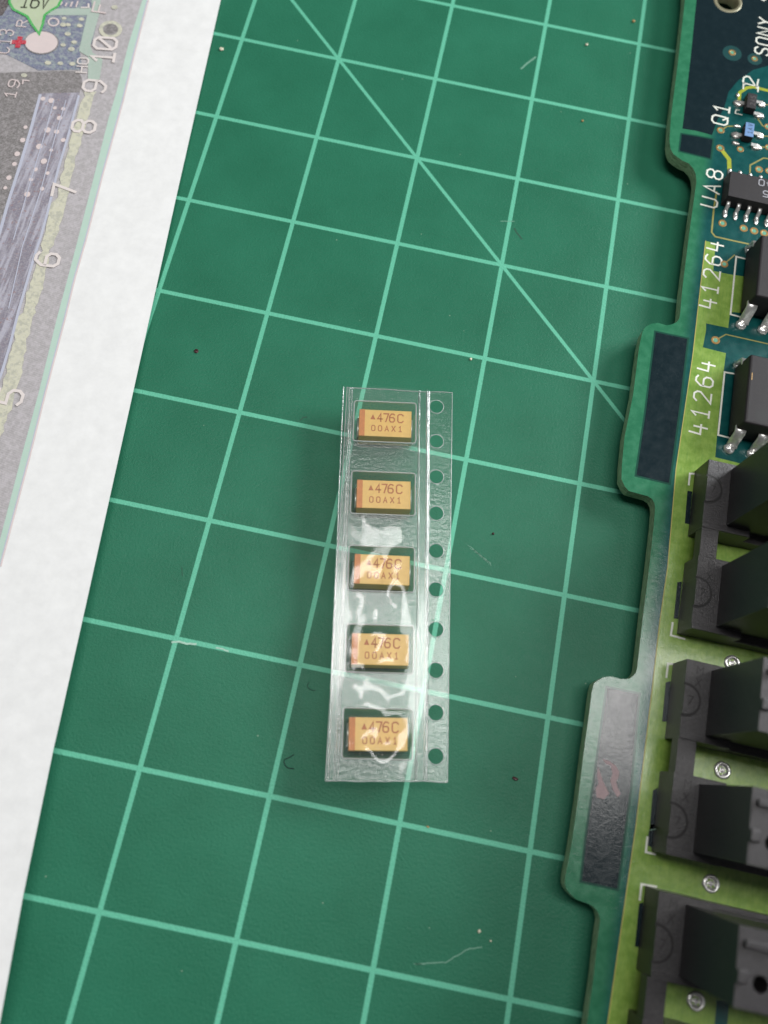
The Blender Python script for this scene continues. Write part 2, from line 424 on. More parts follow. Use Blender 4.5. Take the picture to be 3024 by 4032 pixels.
# vector lettering, cell 4 x 6
G = {
 '0': [[(1,0),(3,0),(4,1),(4,5),(3,6),(1,6),(0,5),(0,1),(1,0)]],
 'Z': [[(1,0),(3,0),(4,1),(4,5),(3,6),(1,6),(0,5),(0,1),(1,0)],[(0.6,1.4),(3.4,4.6)]],
 '1': [[(0.7,4.6),(2,6),(2,0)],[(0.6,0),(3.4,0)]],
 '2': [[(0,5),(1,6),(3,6),(4,5),(4,3.8),(0,0),(4,0)]],
 '3': [[(0,5),(1,6),(3,6),(4,5),(4,4),(3,3.1),(1.4,3.1)],[(3,3.1),(4,2.2),(4,1),(3,0),(1,0),(0,1)]],
 '4': [[(0.2,6),(0,2.2),(4,2.2)],[(2.9,4.6),(2.9,0)]],
 'f': [[(2.6,0),(2.6,6),(0,2),(4,2)]],
 '5': [[(4,6),(0.3,6),(0,3.6),(2.8,3.6),(4,2.6),(4,1),(3,0),(1,0),(0,0.8)]],
 '6': [[(4,5.4),(3,6),(1.6,6),(0,4.2),(0,1),(1,0),(3,0),(4,1),(4,2.4),(3,3.3),(0.3,3.3)]],
 '7': [[(0,6),(4,6),(1.8,0)]],
 '8': [[(1,3.2),(0,4),(0,5),(1,6),(3,6),(4,5),(4,4),(3,3.2),(1,3.2)],[(1,3.1),(0,2.2),(0,1),(1,0),(3,0),(4,1),(4,2.2),(3,3.1)]],
 '9': [[(0,0.6),(1,0),(2.4,0),(4,1.8),(4,5),(3,6),(1,6),(0,5),(0,3.6),(1,2.7),(3.7,2.7)]],
 'A': [[(0,0),(2,6),(4,0)],[(0.8,2.1),(3.2,2.1)]],
 'C': [[(4,5),(3,6),(1,6),(0,5),(0,1),(1,0),(3,0),(4,1)]],
 'D': [[(0,0),(0,6),(2.6,6),(4,4.8),(4,1.2),(2.6,0),(0,0)]],
 'd': [[(0.2,5.0),(4,5.0),(4,3.4)],[(0.2,5.0),(0.2,3.4)]],
 'F': [[(4,6),(0,6),(0,0)],[(0,3.2),(3,3.2)]],
 'H': [[(0,0),(0,6)],[(4,0),(4,6)],[(0,3),(4,3)]],
 'M': [[(0,0),(0,6),(2,3),(4,6),(4,0)]],
 'N': [[(0,0),(0,6),(4,0),(4,6)]],
 'O': [[(1,0),(3,0),(4,1),(4,5),(3,6),(1,6),(0,5),(0,1),(1,0)]],
 'Q': [[(1,0),(3,0),(4,1),(4,5),(3,6),(1,6),(0,5),(0,1),(1,0)],[(2.4,1.8),(4,0)]],
 'R': [[(0,0),(0,6),(3,6),(4,5),(4,4),(3,3),(0,3)],[(2,3),(4,0)]],
 'S': [[(4,5),(3,6),(1,6),(0,5),(0,4),(1,3.2),(3,2.8),(4,2),(4,1),(3,0),(1,0),(0,1)]],
 'U': [[(0,6),(0,1),(1,0),(3,0),(4,1),(4,6)]],
 'V': [[(0,6),(2,0),(4,6)]],
 'X': [[(0,0),(4,6)],[(4,0),(0,6)]],
 'Y': [[(0,6),(2,3.2),(4,6)],[(2,3.2),(2,0)]],
 'K': [[(0,0),(0,6)],[(4,6),(0,2.6)],[(1.5,3.6),(4,0)]],
}
def text(name, s, org, ang, cap, wdt, adv, sw, z, mat, parent=None, zf=None, slant=0.0):
    """org: start of the baseline, ang: reading direction, cap: letter height, wdt: letter width, adv: step"""
    ca, sa = math.cos(ang), math.sin(ang)
    strokes = []
    for i, ch in enumerate(s):
        if ch == ' ': continue
        for st in G[ch]:
            q = []
            for gx, gy in st:
                x = i * adv + gx / 4.0 * wdt + slant * gy / 6.0 * cap; y = gy / 6.0 * cap
                q.append((org[0] + x * ca - y * sa, org[1] + x * sa + y * ca))
            strokes.append(q)
    v = []; f = []
    for k, st in enumerate(strokes): ribbon_geo(v, f, st, sw, z + 0.0035 * (k % 5), zf)
    return mesh(name, v, f, mat, parent)
def blob(name, rx, ry, rz, mat, parent=None, loc=(0, 0, 0), jit=0.06, seg=16, ring=10):
    bm = bmesh.new(); bmesh.ops.create_uvsphere(bm, u_segments=seg, v_segments=ring, radius=1.0)
    for v in bm.verts:
        k = 1 + jit * noise.noise(Vector(v.co) * 2.1 + Vector(loc) * 0.7) * 2
        v.co = Vector((v.co.x * rx * k, v.co.y * ry * k, v.co.z * rz * k))
    return from_bm(name, bm, mat, parent, smooth=True, loc=loc)
def strip(name, path, width, thick, mat, parent=None, loc=(0, 0, 0), bev=0.03):
    """bent metal lead: path of (y, z) swept across x"""
    n = len(path); bm = bmesh.new(); rows = []
    for i in range(n):
        a = Vector(path[max(0, i - 1)]); b = Vector(path[min(n - 1, i + 1)]); d = (b - a).normalized()
        nr = Vector((-d.y, d.x)) * thick * 0.5; p = Vector(path[i])
        row = []
        for sx in (-0.5, 0.5):
            for sg in (1, -1): row.append(bm.verts.new((sx * width, p.x + sg * nr.x, p.y + sg * nr.y)))
        rows.append(row)
    for r0, r1 in zip(rows, rows[1:]):
        for a, b in ((0, 1), (1, 3), (3, 2), (2, 0)):
            bm.faces.new((r0[a], r0[b], r1[b], r1[a]))
    bm.faces.new([rows[0][i] for i in (0, 2, 3, 1)]); bm.faces.new([rows[-1][i] for i in (0, 1, 3, 2)])
    bmesh.ops.bevel(bm, geom=[e for e in bm.edges if e.calc_face_angle(0) > 0.9], offset=bev, segments=2, affect='EDGES')
    return from_bm(name, bm, mat, parent, smooth=True, loc=loc)

# ================================================================== cutting mat
mat_o = box("cutting_mat", -170, 260, -330, 150, -2.0, 0.0, M['mat'], None, bev=0.25)
tag(mat_o, "green cutting mat printed with a mint half inch grid and one diagonal line", "cutting mat")
def P2(k, pts, z=0.0): return [tuple(pt(k, x, y, z)[:2]) for x, y in pts]
def rough_line(name, k, pts, wd, mat):
    base = P2(k, pts); out = []
    for a, b in zip(base, base[1:]):
        n = 8
        for i in range(n):
            t = i / n; x = a[0] + (b[0] - a[0]) * t; y = a[1] + (b[1] - a[1]) * t
            out.append((x + 0.05 * noise.noise(Vector((x * 3, y * 3, 1))), y + 0.05 * noise.noise(Vector((x * 3, y * 3, 5)))))
    out.append(base[-1])
    return ribbon(name, [out], wd, 0.012, mat, mat_o)
# long curved scratch low down, worn tears on a grid line, short cuts
rough_line("scratch", 'MG', [(250, 1778), (360, 1770), (470, 1765), (560, 1710), (640, 1665), (730, 1655)], 0.10, M['scratch'])
rough_line("worn_tear", 'MH', [(328, 975), (380, 972), (430, 985), (500, 988)], 0.20, M['scuff_white'])
rough_line("worn_tear", 'MH', [(650, 1015), (690, 1022), (735, 1040)], 0.16, M['scuff_white'])
rough_line("scratch", 'MB', [(650, 498), (690, 462), (752, 415)], 0.24, M['scratch'])
rough_line("scratch", 'MB', [(500, 1606), (560, 1606), (600, 1608)], 0.10, M['scratch'])
rough_line("scratch", 'MF', [(1530, 1775), (1610, 1780)], 0.06, M['scratch'])
rough_line("scuff", 'MC', [(1258, 838), (1280, 818), (1305, 815)], 0.12, M['scuff_dark'])
rough_line("scuff", 'MH', [(398, 430), (402, 490)], 0.08, M['scuff_dark'])
rough_line("scuff", 'MB', [(600, 1660), (625, 1700), (655, 1735)], 0.18, M['scuff_dark'])
# finger smear of fine ridges right of the tape
for i in range(9):
    rough_line("smear_ridge", 'MD', [(262 + i * 16, 1745 + i * 13 + (i % 2) * 12), (300 + i * 16, 1770 + i * 13), (325 + i * 13, 1800 + i * 12)], 0.05, M['scratch'])

# ================================================================== loose bits on the mat
def crumb(label, k, x, y, r, mat, z=0.0, flat=0.6, long=1.0):
    p = pt(k, x, y, 0)
    bm = bmesh.new(); bmesh.ops.create_icosphere(bm, subdivisions=2, radius=1.0)
    for v in bm.verts:
        q = v.co * (1 + 0.5 * noise.noise(v.co * 1.7 + p))
        v.co = Vector((q.x * r * long, q.y * r, (q.z + 1.0) * r * flat))
    o = from_bm("crumb", bm, mat, None, loc=(p.x, p.y, z)); o.rotation_euler = (0, 0, random.uniform(-0.4, 0.5))
    return tag(o, label, "crumb", "loose crumbs on the cutting mat")
crumb("shiny dark brown crumb right of the tape's bottom corner", 'MG', 972, 432, 0.16, M['crumb_dark'], long=1.9)
crumb("dark reddish crumb above the finger smear, right of the tape", 'MD', 445, 1662, 0.13, M['crumb_dark'])
crumb("white crumb just below a grid line, above the tape's right corner", 'MD', 283, 396, 0.15, M['crumb_white'])
crumb("bright white crumb above the long curved scratch", 'MG', 712, 1537, 0.15, M['crumb_white'])
crumb("tiny white crumb just below the bright one above the scratch", 'MG', 795, 1608, 0.09, M['crumb_white'])
crumb("tan crumb near the top right grid crossing", 'MB', 1463, 158, 0.20, M['crumb_tan'])
crumb("tan crumb in the square left of the circuit board's upper notch", 'MB', 1093, 880, 0.15, M['crumb_tan'])
crumb("pale crumb under the upper grid line near the top centre", 'MB', 1123, 328, 0.18, M['crumb_white'])
crumb("brown crumb in the square beside the white paper's middle", 'MC', 503, 338, 0.24, M['crumb_dark'], flat=0.3)
crumb("pale crumb on the mat right beside the paper's top edge", 'MA', 135, 360, 0.26, M['crumb_white'], flat=0.4)
crumb("white crumb beside the bottom sprocket hole of the tape", 'MG', 10, 258, 0.08, M['crumb_white'])
crumb("tan sliver by the grid line below the tape", 'MG', 340, 780, 0.07, M['crumb_tan'], long=2.4)
def tube(name, pts, r, mat, parent=None):
    cu = bpy.data.curves.new(name, 'CURVE'); cu.dimensions = '3D'; sp = cu.splines.new('POLY'); sp.points.add(len(pts) - 1)
    for i, p in enumerate(pts): sp.points[i].co = (*p, 1)
    cu.bevel_depth = r; cu.bevel_resolution = 2
    o = bpy.data.objects.new(name, cu); COL.objects.link(o)
    dg = bpy.context.evaluated_depsgraph_get(); me = bpy.data.meshes.new_from_object(o.evaluated_get(dg))
    bpy.data.objects.remove(o); me.name = name; me.materials.clear(); me.materials.append(mat)
    for p in me.polygons: p.use_smooth = True
    return link(bpy.data.objects.new(name, me), parent)
def curve_pts(k, pts, z, n=8):
    P = [pt(k, x, y, 0) for x, y in pts]; out = []
    for i in range(len(P) - 1):
        p0 = P[max(0, i - 1)]; p1 = P[i]; p2 = P[i + 1]; p3 = P[min(len(P) - 1, i + 2)]
        for j in range(n):
            t = j / n
            q = 0.5 * ((2 * p1) + (p2 - p0) * t + (2 * p0 - 5 * p1 + 4 * p2 - p3) * t * t + (3 * p1 - p0 - 3 * p2 + p3) * t ** 3)
            out.append((q.x, q.y, z))
    out.append((P[-1].x, P[-1].y, z)); return out
tag(tube("thread", curve_pts('MF', [(660, 256), (620, 280), (590, 295), (592, 325), (615, 352), (660, 358)], 0.05), 0.045, M['thread']),
    "fine dark thread curled on the mat left of the tape's bottom", "thread")
tag(tube("thread", curve_pts('MH', [(1325, 1262), (1310, 1290), (1330, 1318), (1370, 1325)], 0.05), 0.03, M['thread']),
    "short dark thread curled on the mat beside the tape's left side", "thread")

# ================================================================== printed paper sheet
EDGE = [(952, -400), (868, 0), (694, 770), (599, 1200), (355, 2300), (236, 2832), (209, 2949), (89.5, 3526), (3, 3998), (-60, 4330)]
def zpap(y): return 0.35 + 2.2 * max(0.0, min(1.3, (-5 - y) / 118.0)) ** 1.25
def ppt(k, x, y, dz=0.0):
    z = 1.0
    for _ in range(5):
        p = pt(k, x, y, z); z = zpap(p.y)
    return Vector((p.x, p.y, z + dz))
ed = [ppt('SRC', x, y) for x, y in EDGE]
rows = []
for a, b in zip(ed, ed[1:]):
    for i in range(5): rows.append(a.lerp(b, i / 5.0))
rows.append(ed[-1])
pv = []; pf = []; NC = 14
for p in rows:
    for j in range(NC + 1):
        u = 110.0 * (j / NC) ** 1.5
        x = p.x - u * 0.996; y = p.y - u * 0.087
        pv.append((x, y, zpap(y)))
nr = len(rows)
for i in range(nr - 1):
    for j in range(NC):
        a = i * (NC + 1) + j; pf.append((a, a + 1, a + NC + 2, a + NC + 1))
paper = empty("printed_sheet", (ed[4].x, ed[4].y, 0))
tag(paper, "white paper printed with an enlarged circuit board picture, at the mat's left", "paper")
PO = Vector(paper.location)
sh = mesh("paper", [(v[0] - PO.x, v[1] - PO.y, v[2]) for v in pv], pf, M['paper'], paper, smooth=False)
md = sh.modifiers.new("thickness", 'SOLIDIFY'); md.thickness = 0.14; md.offset = -1
for p in sh.data.polygons:
    if p.normal.z < 0: p.flip()
zloc = lambda x, y: zpap(y + PO.y)
lay = [0.012]
def pprint(name, k, pts, mat, dz=None, ragged=0.0):
    """printed area: polygon cut into small pieces so that it follows the sheet"""
    lay[0] += 0.0 if dz is not None else 0.006
    h = dz if dz is not None else lay[0]
    q = [ppt(k2, x, y) for (k2, x, y) in [(k, *p) if len(p) == 2 else p for p in pts]]
    if ragged:
        qq = []
        for a, b in zip(q, q[1:] + q[:1]):
            n = max(1, int((b - a).length / 0.6))
            for i in range(n):
                c = a.lerp(b, i / n); c.x += ragged * noise.noise(Vector((c.x * 0.9, c.y * 1.3, 2.0))) ; qq.append(c)
        q = qq
    bm = bmesh.new(); vs = [bm.verts.new((p.x - PO.x, p.y - PO.y, 0)) for p in q]
    es = [bm.edges.new((vs[i], vs[(i + 1) % len(vs)])) for i in range(len(vs))]
    bmesh.ops.triangle_fill(bm, edges=es, use_beauty=True, normal=(0, 0, 1))
    ys = [v.co.y for v in bm.verts]; y = math.floor(min(ys)) + 1
    while y < max(ys):
        bmesh.ops.bisect_plane(bm, geom=list(bm.verts) + list(bm.edges) + list(bm.faces), plane_co=(0, y, 0), plane_no=(0, 1, 0))
        y += 2.0
    for v in bm.verts: v.co.z = zloc(v.co.x, v.co.y) + h
    for f in bm.faces:
        f.normal_update()
        if f.normal.z < 0: f.normal_flip()
    me = bpy.data.meshes.new(name); bm.to_mesh(me); bm.free(); me.materials.append(mat)
    o = bpy.data.objects.new(name, me); link(o, paper); return o
def pribbon(name, k, strokes, wd, mat, dz=None):
    lay[0] += 0.0 if dz is not None else 0.006
    h = dz if dz is not None else lay[0]
    ss = []
    for st in strokes:
        q = [ppt(*( (k, *p) if len(p) == 2 else p)) for p in st]
        out = []
        for a, b in zip(q, q[1:]):
            n = max(1, int((b - a).length / 1.5))
            for i in range(n): c = a.lerp(b, i / n); out.append((c.x - PO.x, c.y - PO.y))
        out.append((q[-1].x - PO.x, q[-1].y - PO.y)); ss.append(out)
    return ribbon(name, ss, wd, h, mat, paper, zloc)
BR = [('P2', 1605, 0), ('P2', 1450, 600), ('P2', 1330, 1100), ('P3', 1470, 0), ('P3', 1240, 900), ('P3', 1080, 1450), ('P4', 940, 0), ('P4', 650, 1100), ('P5', 420, 0), ('P5', 0, 1580)]
BL = [('P2', 1550, 0), ('P2', 1400, 480), ('P2', 1280, 960), ('P2', 1180, 1300), ('P3', 1360, 0), ('P3', 1130, 900), ('P3', 1000, 1400), ('P4', 830, 0), ('P4', 560, 1100), ('P5', 310, 0), ('P5', 0, 1200)]
TOPX = [('P2', 1650, -260)]
pprint("picture_background", None, [('P2', -200, -260), ('P2', 1610, -260)] + BL + [('P5', -300, 2300), ('P2', -300, 5000)], M['grey_print'])
pprint("aqua_border_print", None, [('P2', 1610, -260)] + BL + [('P5', -60, 1500), ('P5', -60, 1900)] + BR[::-1] + [('P2', 1672, -260)], M['aqua_print'])
fr = [(k, x + 20, y) for k, x, y in BR]
pribbon("blue_fringe_print", None, [[(k, x + 3, y) for k, x, y in BR]], 0.22, M['lineblue_print'])
pribbon("pink_fringe_print", None, [[(k, x + 14, y) for k, x, y in BR]], 0.16, M['pink_print'])
pprint("slate_area_print", 'P2', [(-100, -200), (1090, -200), (1080, 150), (1000, 480), (860, 500), (900, 760), (420, 770), (0, 560), (-100, 500)], M['blue_print'])
pprint("brown_area_print", 'P2', [(-200, 800), (860, 770), (900, 860), (870, 1010), (440, 1030), (330, 1440), (240, 1740), (90, 2212), (-200, 2900)], M['dark_print'], ragged=0.4)
pprint("trace_field_print", None, [('P2', 440, 1020), ('P2', 870, 1010), ('P2', 740, 1500), ('P2', 640, 1830), ('P3', 820, 0), ('P3', 690, 520), ('P3', 600, 850), ('P3', 500, 1150), ('P3', 400, 1500), ('P3', 270, 1950), ('P4', 150, 400), ('P4', 0, 850), ('P4', -300, 1500), ('P3', -200, 1300), ('P3', 0, 800), ('P2', 90, 2212), ('P2', 240, 1740), ('P2', 330, 1440)], M['trace_print'])
pprint("dark_corner_print", 'P2', [(-100, -150), (110, -150), (110, 30), (60, 120), (30, 170), (-100, 200)], M['black_print'])
pprint("pale_green_trace_print", 'P2', [(1000, -200), (1110, -200), (1085, 150), (985, 500), (1010, 580), (1120, 650), (1085, 870), (960, 870), (960, 620), (860, 560), (950, 170), (500, 170), (560, 100), (1000, 90)], M['green_print'])
pprint("yellow_trace_print", None, [('P2', 920, 1000), ('P2', 1040, 1000), ('P2', 960, 1290), ('P2', 905, 1480), ('P2', 800, 1850), ('P2', 740, 2150), ('P3', 960, 400), ('P3', 890, 640), ('P3', 800, 900), ('P3', 735, 1060), ('P3', 680, 1330), ('P3', 600, 1680), ('P3', 510, 1960), ('P4', 490, 0), ('P4', 380, 400), ('P4', 325, 800), ('P4', 235, 1010), ('P4', 110, 1500), ('P4', 0, 1800), ('P4', -200, 2300), ('P4', -200, 1600), ('P4', 30, 1000), ('P4', 90, 800), ('P4', 180, 400), ('P4', 250, 0), ('P3', 340, 1960), ('P3', 400, 1680), ('P3', 500, 1330), ('P3', 600, 1060), ('P3', 625, 900), ('P3', 690, 640), ('P3', 730, 400), ('P2', 620, 2150), ('P2', 690, 1850), ('P2', 780, 1480), ('P2', 840, 1290)], M['yellow_print'], ragged=0.35)
pribbon("blue_line_print", None, [[('P2', 440, 1040), ('P2', 330, 1440), ('P2', 240, 1740), ('P2', 90, 2212), ('P3', 0, 800), ('P3', -120, 1100)]], 0.36, M['lineblue_print'])
pribbon("blue_line_print", None, [[('P2', 860, 1050), ('P2', 740, 1500), ('P2', 640, 1830), ('P2', 560, 2150), ('P3', 690, 520), ('P3', 600, 850), ('P3', 500, 1150), ('P3', 400, 1500), ('P3', 270, 1950), ('P4', 150, 400), ('P4', 30, 800), ('P4', -60, 1050)]], 0.30, M['lineblue_print'])
pribbon("blue_line_print", None, [[('P2', 590, 1100), ('P2', 480, 1500), ('P2', 300, 2100), ('P3', 200, 900)], [('P2', 720, 1100), ('P2', 600, 1500), ('P2', 440, 2100), ('P3', 330, 1000), ('P3', 130, 1900)]], 0.12, M['lineblue_print'])
# small dots of the printed picture
dots = [(470, 1080), (560, 1100), (600, 1180), (690, 1190), (650, 1290), (520, 1420), (620, 1440), (690, 1530), (430, 1600), (560, 1640), (480, 1760), (390, 1850), (520, 1890), (340, 1960), (460, 2060), (300, 2120), (280, 1390), (250, 1530), (190, 1680), (160, 1790), (100, 1940), (60, 2050)]
for x, y in dots:
    c = ppt('P2', x, y); r = random.uniform(0.22, 0.4)
    v = [(c.x - PO.x + r * math.cos(a * 0.785), c.y - PO.y + r * 1.1 * math.sin(a * 0.785), 0) for a in range(8)]
    mesh("dot_print", [(a, b, zloc(a, b) + 0.085) for a, b, _ in v], [tuple(range(8))], M['pink_print'], paper)
for x, y in [(700, 205), (745, 275), (690, 275), (870, 285), (890, 215), (740, 375), (810, 465), (690, 495), (780, 540), (525, 690), (660, 695), (790, 700), (265, 825), (1250, 85)]:
    c = ppt('P2', x, y); r = random.uniform(0.32, 0.46)
    v = [(c.x - PO.x + r * math.cos(a * 0.785), c.y - PO.y + r * 0.8 * math.sin(a * 0.785)) for a in range(8)]
    mesh("dot_print", [(a, b, zloc(a, b) + 0.09) for a, b in v], [tuple(range(8))], M['yellow_print'], paper)
def pell(name, x, y, rx, ry, mat, dz, n=30, k='P2', ring=None):
    pts = [(x + rx * math.cos(2 * math.pi * i / n), y + ry * math.sin(2 * math.pi * i / n)) for i in range(n)]
    if ring: return pribbon(name, k, [pts + [pts[0]]], ring, mat, dz)
    return pprint(name, k, pts, mat, dz)
pell("hole_print", 1205, 325, 98, 72, M['dark_print'], 0.07)
pell("hole_ring_print", 1205, 325, 105, 78, M['yellow_print'], 0.08, ring=0.5)
pell("part_outline_print", 455, 470, 188, 128, M['dark_print'], 0.09)
pell("part_disc_print", 452, 468, 178, 118, M['pink_print'], 0.10)
pribbon("plus_print", 'P2', [[(150, 465), (268, 467)], [(222, 420), (196, 512)]], 0.62, M['red_print'], 0.11)
bub = [(112, -220), (108, 40), (150, 110), (230, 150), (300, 185), (350, 270), (430, 378), (468, 270), (490, 170), (560, 120), (635, 75), (668, 10), (672, -220)]
pprint("callout_print", 'P2', bub, M['bubble_print'], 0.115)
pribbon("callout_outline_print", 'P2', [bub], 0.32, M['bubble_line'], 0.122)
# lettering on the sheet
def ptext(name, s, k, x0, y0, x1, y1, cap, wdt, sw, mat, dz, slant=0.0, n=None):
    a = ppt(k, x0, y0); b = ppt(k, x1, y1); d = b - a; n = n or len(s)
    return text(name, s, (a.x - PO.x, a.y - PO.y), math.atan2(d.y, d.x), cap, wdt, d.length / n, sw, dz, mat, paper, zloc, slant)
ptext("callout_text", "16V", 'P2', 222, 88, 540, 104, 2.3, 0.95, 0.19, M['ink'], 0.135, slant=0.12)
ptext("printed_number", "1Z", 'P2', 1235, 700, 1285, 405, 2.75, 1.85, 0.36, M['white_print'], 0.13)
ptext("printed_number", "9", 'P2', 1140, 1015, 1172, 870, 2.7, 1.7, 0.34, M['white_print'], 0.13)
ptext("printed_number", "8", 'P2', 1025, 1455, 1058, 1300, 2.7, 1.7, 0.36, M['white_print'], 0.13)
ptext("printed_number", "7", 'P3', 1085, 290, 1125, 90, 2.6, 1.6, 0.36, M['white_print'], 0.13)
ptext("printed_number", "6", 'P3', 835, 1300, 890, 1090, 2.6, 1.6, 0.36, M['white_print'], 0.13)
ptext("printed_number", "5", 'P4', 300, 1280, 360, 1070, 2.6, 1.6, 0.34, M['white_print'], 0.13)
ptext("printed_letters", "HO", 'P2', 945, 800, 975, 620, 1.3, 0.95, 0.18, M['white_print'], 0.13)
ptext("printed_letters", "F", 'P2', 1150, 150, 1195, -10, 1.7, 1.6, 0.22, M['pink_print'], 0.13)
ptext("printed_letters", "19", 'P2', 165, 1080, 240, 850, 1.3, 1.1, 0.16, M['pink_print'], 0.13)
ptext("printed_letters", "C13", 'P2', 95, 590, 165, 310, 1.7, 0.9, 0.16, M['pink_print'], 0.13)
ptext("printed_letters", "R", 'P2', 285, 300, 310, 200, 1.2, 1.0, 0.16, M['pink_print'], 0.105)
pell("small_ring_print", 585, 245, 55, 42, M['pink_print'], 0.088, ring=0.22, n=16)
pribbon("mark_print", 'P2', [[(250, 920), (255, 880), (320, 888)]], 0.18, M['pink_print'], 0.12)
for a in ([(680, 30), (660, 60)], [(730, 40), (715, 70)], [(790, 30), (770, 75)], [(850, 20), (830, 80)]): pribbon("mark_print", 'P2', [a], 0.2, M['pink_print'], 0.095)
pribbon("mark_print", 'P2', [[(890, 90), (970, 88), (965, 50)]], 0.22, M['white_print'], 0.12)

# ================================================================== circuit board
BA = math.radians(-1.1)
BO = hit(2778, 949, 3.0)
board = empty("circuit_board", (BO.x, BO.y, 0), BA)
tag(board, "green circuit board with chips and tall black connectors along the picture's right side", "circuit board")
ZB = 3.0
def B(k, x, y, z=ZB):
    p = pt(k, x, y, z) - BO
    return (p.x * math.cos(BA) + p.y * math.sin(BA), -p.x * math.sin(BA) + p.y * math.cos(BA))
outl = [(2705, -260), (2697, 0), (2673, 217), (2641, 470), (2636, 555), (2640, 585), (2651, 606), (2668, 619), (2690, 634), (2712, 643), (2729, 662), (2739, 684),
        (2742, 715), (2713, 925.5), (2686, 1142.5), (2678, 1235), (2674, 1256), (2663, 1269), (2645, 1277), (2626, 1281), (2590, 1271), (2561, 1276), (2540, 1289), (2529, 1309), (2516, 1370),
        (2493, 1553), (2459, 1722), (2448.5, 1836), (2447, 1887), (2460, 1915), (2476, 1933), (2518, 1945), (2552, 1954), (2568, 1965), (2577, 1982), (2579, 2005), (2575, 2060), (2556, 2234),
        (2529, 2450), (2509, 2631), (2504, 2648), (2494, 2661), (2480, 2671), (2462, 2674), (2442, 2673), (2406, 2663), (2377, 2666.5), (2352, 2680), (2339, 2691), (2331, 2720), (2319, 2814),
        (2298, 2966), (2276, 3147), (2249, 3332), (2226, 3449), (2224, 3481), (2230, 3500), (2243, 3518), (2269, 3542), (2312, 3557), (2337, 3570), (2355, 3592), (2363, 3622), (2352, 3702), (2337, 3847), (2316, 3991), (2288, 4190), (2262, 4400)]
ol = [B('SRC', x, y) for x, y in outl]
poly = ol + [(38, ol[-1][1]), (38, ol[0][1])]
hc = B('K1', 1222, 15); HR = 1.5
sub = plate("substrate", poly, 1.55, ZB, M['sub'], board, holes=[circle(hc[0], hc[1], HR, 36)], side=M['side'])
ringv = []; ringf = []
for i in range(36):
    a = 2 * math.pi * i / 36
    for r, z in ((HR + 0.42, ZB + 0.004), (HR + 0.36, ZB + 0.05), (HR + 0.0, ZB + 0.05), (HR - 0.05, ZB - 0.05), (HR - 0.05, 1.5)):
        ringv.append((hc[0] + r * math.cos(a), hc[1] + r * math.sin(a), z))
for i in range(36):
    j = (i + 1) % 36
    for q in range(4): ringf.append((i * 5 + q, j * 5 + q, j * 5 + q + 1, i * 5 + q + 1))
mesh("screw_hole_pad", ringv, ringf, M['hole_ring'], board, smooth=True)
def flat(name, pts, z, mat, holes=()): return plate(name, pts, 0, ZB + z, mat, board, holes=holes, top_only=True)
def Bp(k, pts): return [B(k, x, y) for x, y in pts]
def plane(pts, holes=()):
    """buried copper seen through the board: a paler fringe, then the dark sheet"""
    ribbon("plane_fringe", [pts + [pts[0]]], 0.42, ZB + 0.002, M['fringe'], board)
    return flat("buried_plane", pts, 0.012, M['plane'], holes)
flat("buried_plane", Bp('K1', [(895, -700), (880, 0), (820, 600), (740, 1300), (728, 1400), (880, 1425), (1050, 1470), (1110, 1300), (1180, 1180), (1230, 1000), (1330, 880), (1500, 760), (1720, 700), (3500, 900), (3500, -700)]), 0.006, M['plane'], [circle(hc[0], hc[1], HR + 0.3, 36)])
plane(Bp('K1', [(722, 1462), (700, 1640), (860, 1680), (1030, 1722), (1055, 1520), (900, 1490)]))
plane(Bp('K3', [(612, 20), (905, 82), (830, 720), (735, 1425), (432, 1352), (520, 760)]))
plane([B('K7', 740, 490), B('K7', 1080, 560), B('K7', 985, 1600), B('K8', 900, 300), B('K8', 845, 738), B('K8', 462, 652), B('K8', 510, 200), B('K7', 600, 1500)])
yel = [('K2', 980, 965), ('K2', 840, 2212), ('K3', 800, 1300), ('K3', 722, 2212), ('K5', 480, 0), ('K5', 380, 880), ('K5', 222, 2212), ('K6', 0, 1600), ('K8', 742, 2212), ('K8', 690, 2700)]
yl = [B(*q) for q in yel]
pour = yl + [(38, yl[-1][1]), (38, -27.6)]
br = B('K3', 1165, 1185)
pour += [(br[0] + 6, -27.9)] + Bp('K3', [(1410, 1245), (1165, 1185), (1200, 780), (1240, 420), (1265, 215), (1050, 160), (1080, 0)])
pour += Bp('K2', [(985, 1862), (1225, 1912), (1245, 1745), (1290, 1740), (1440, 1760), (1460, 1360), (1240, 1328), (1062, 1290), (1090, 990)])
flat("copper_pour", pour, 0.013, M['pour'])
ribbon("copper_edge", [yl], 0.10, ZB + 0.016, M['pouredge'], board)
for k, q in (('K4', [(782, 505), (835, 512), (800, 868), (752, 860)]), ('K4', [(672, 1500), (722, 1495), (682, 1900), (632, 1895)]), ('K5', [(545, 655), (600, 640), (565, 1085), (505, 1080)]),
             ('K5', [(405, 1830), (460, 1800), (430, 2200), (365, 2300)]), ('K6', [(255, 900), (300, 890), (262, 1375), (208, 1370)]), ('K5', [(380, 2200), (470, 2200), (440, 2480), (330, 2420)])):
    flat("clearance_slot", Bp(k, q), 0.018, M['plane'])
flat("clearance_slot", Bp('K6', [(1100, 1950), (1235, 1975), (1200, 2400), (1060, 2400)]), 0.018, M['sub'])
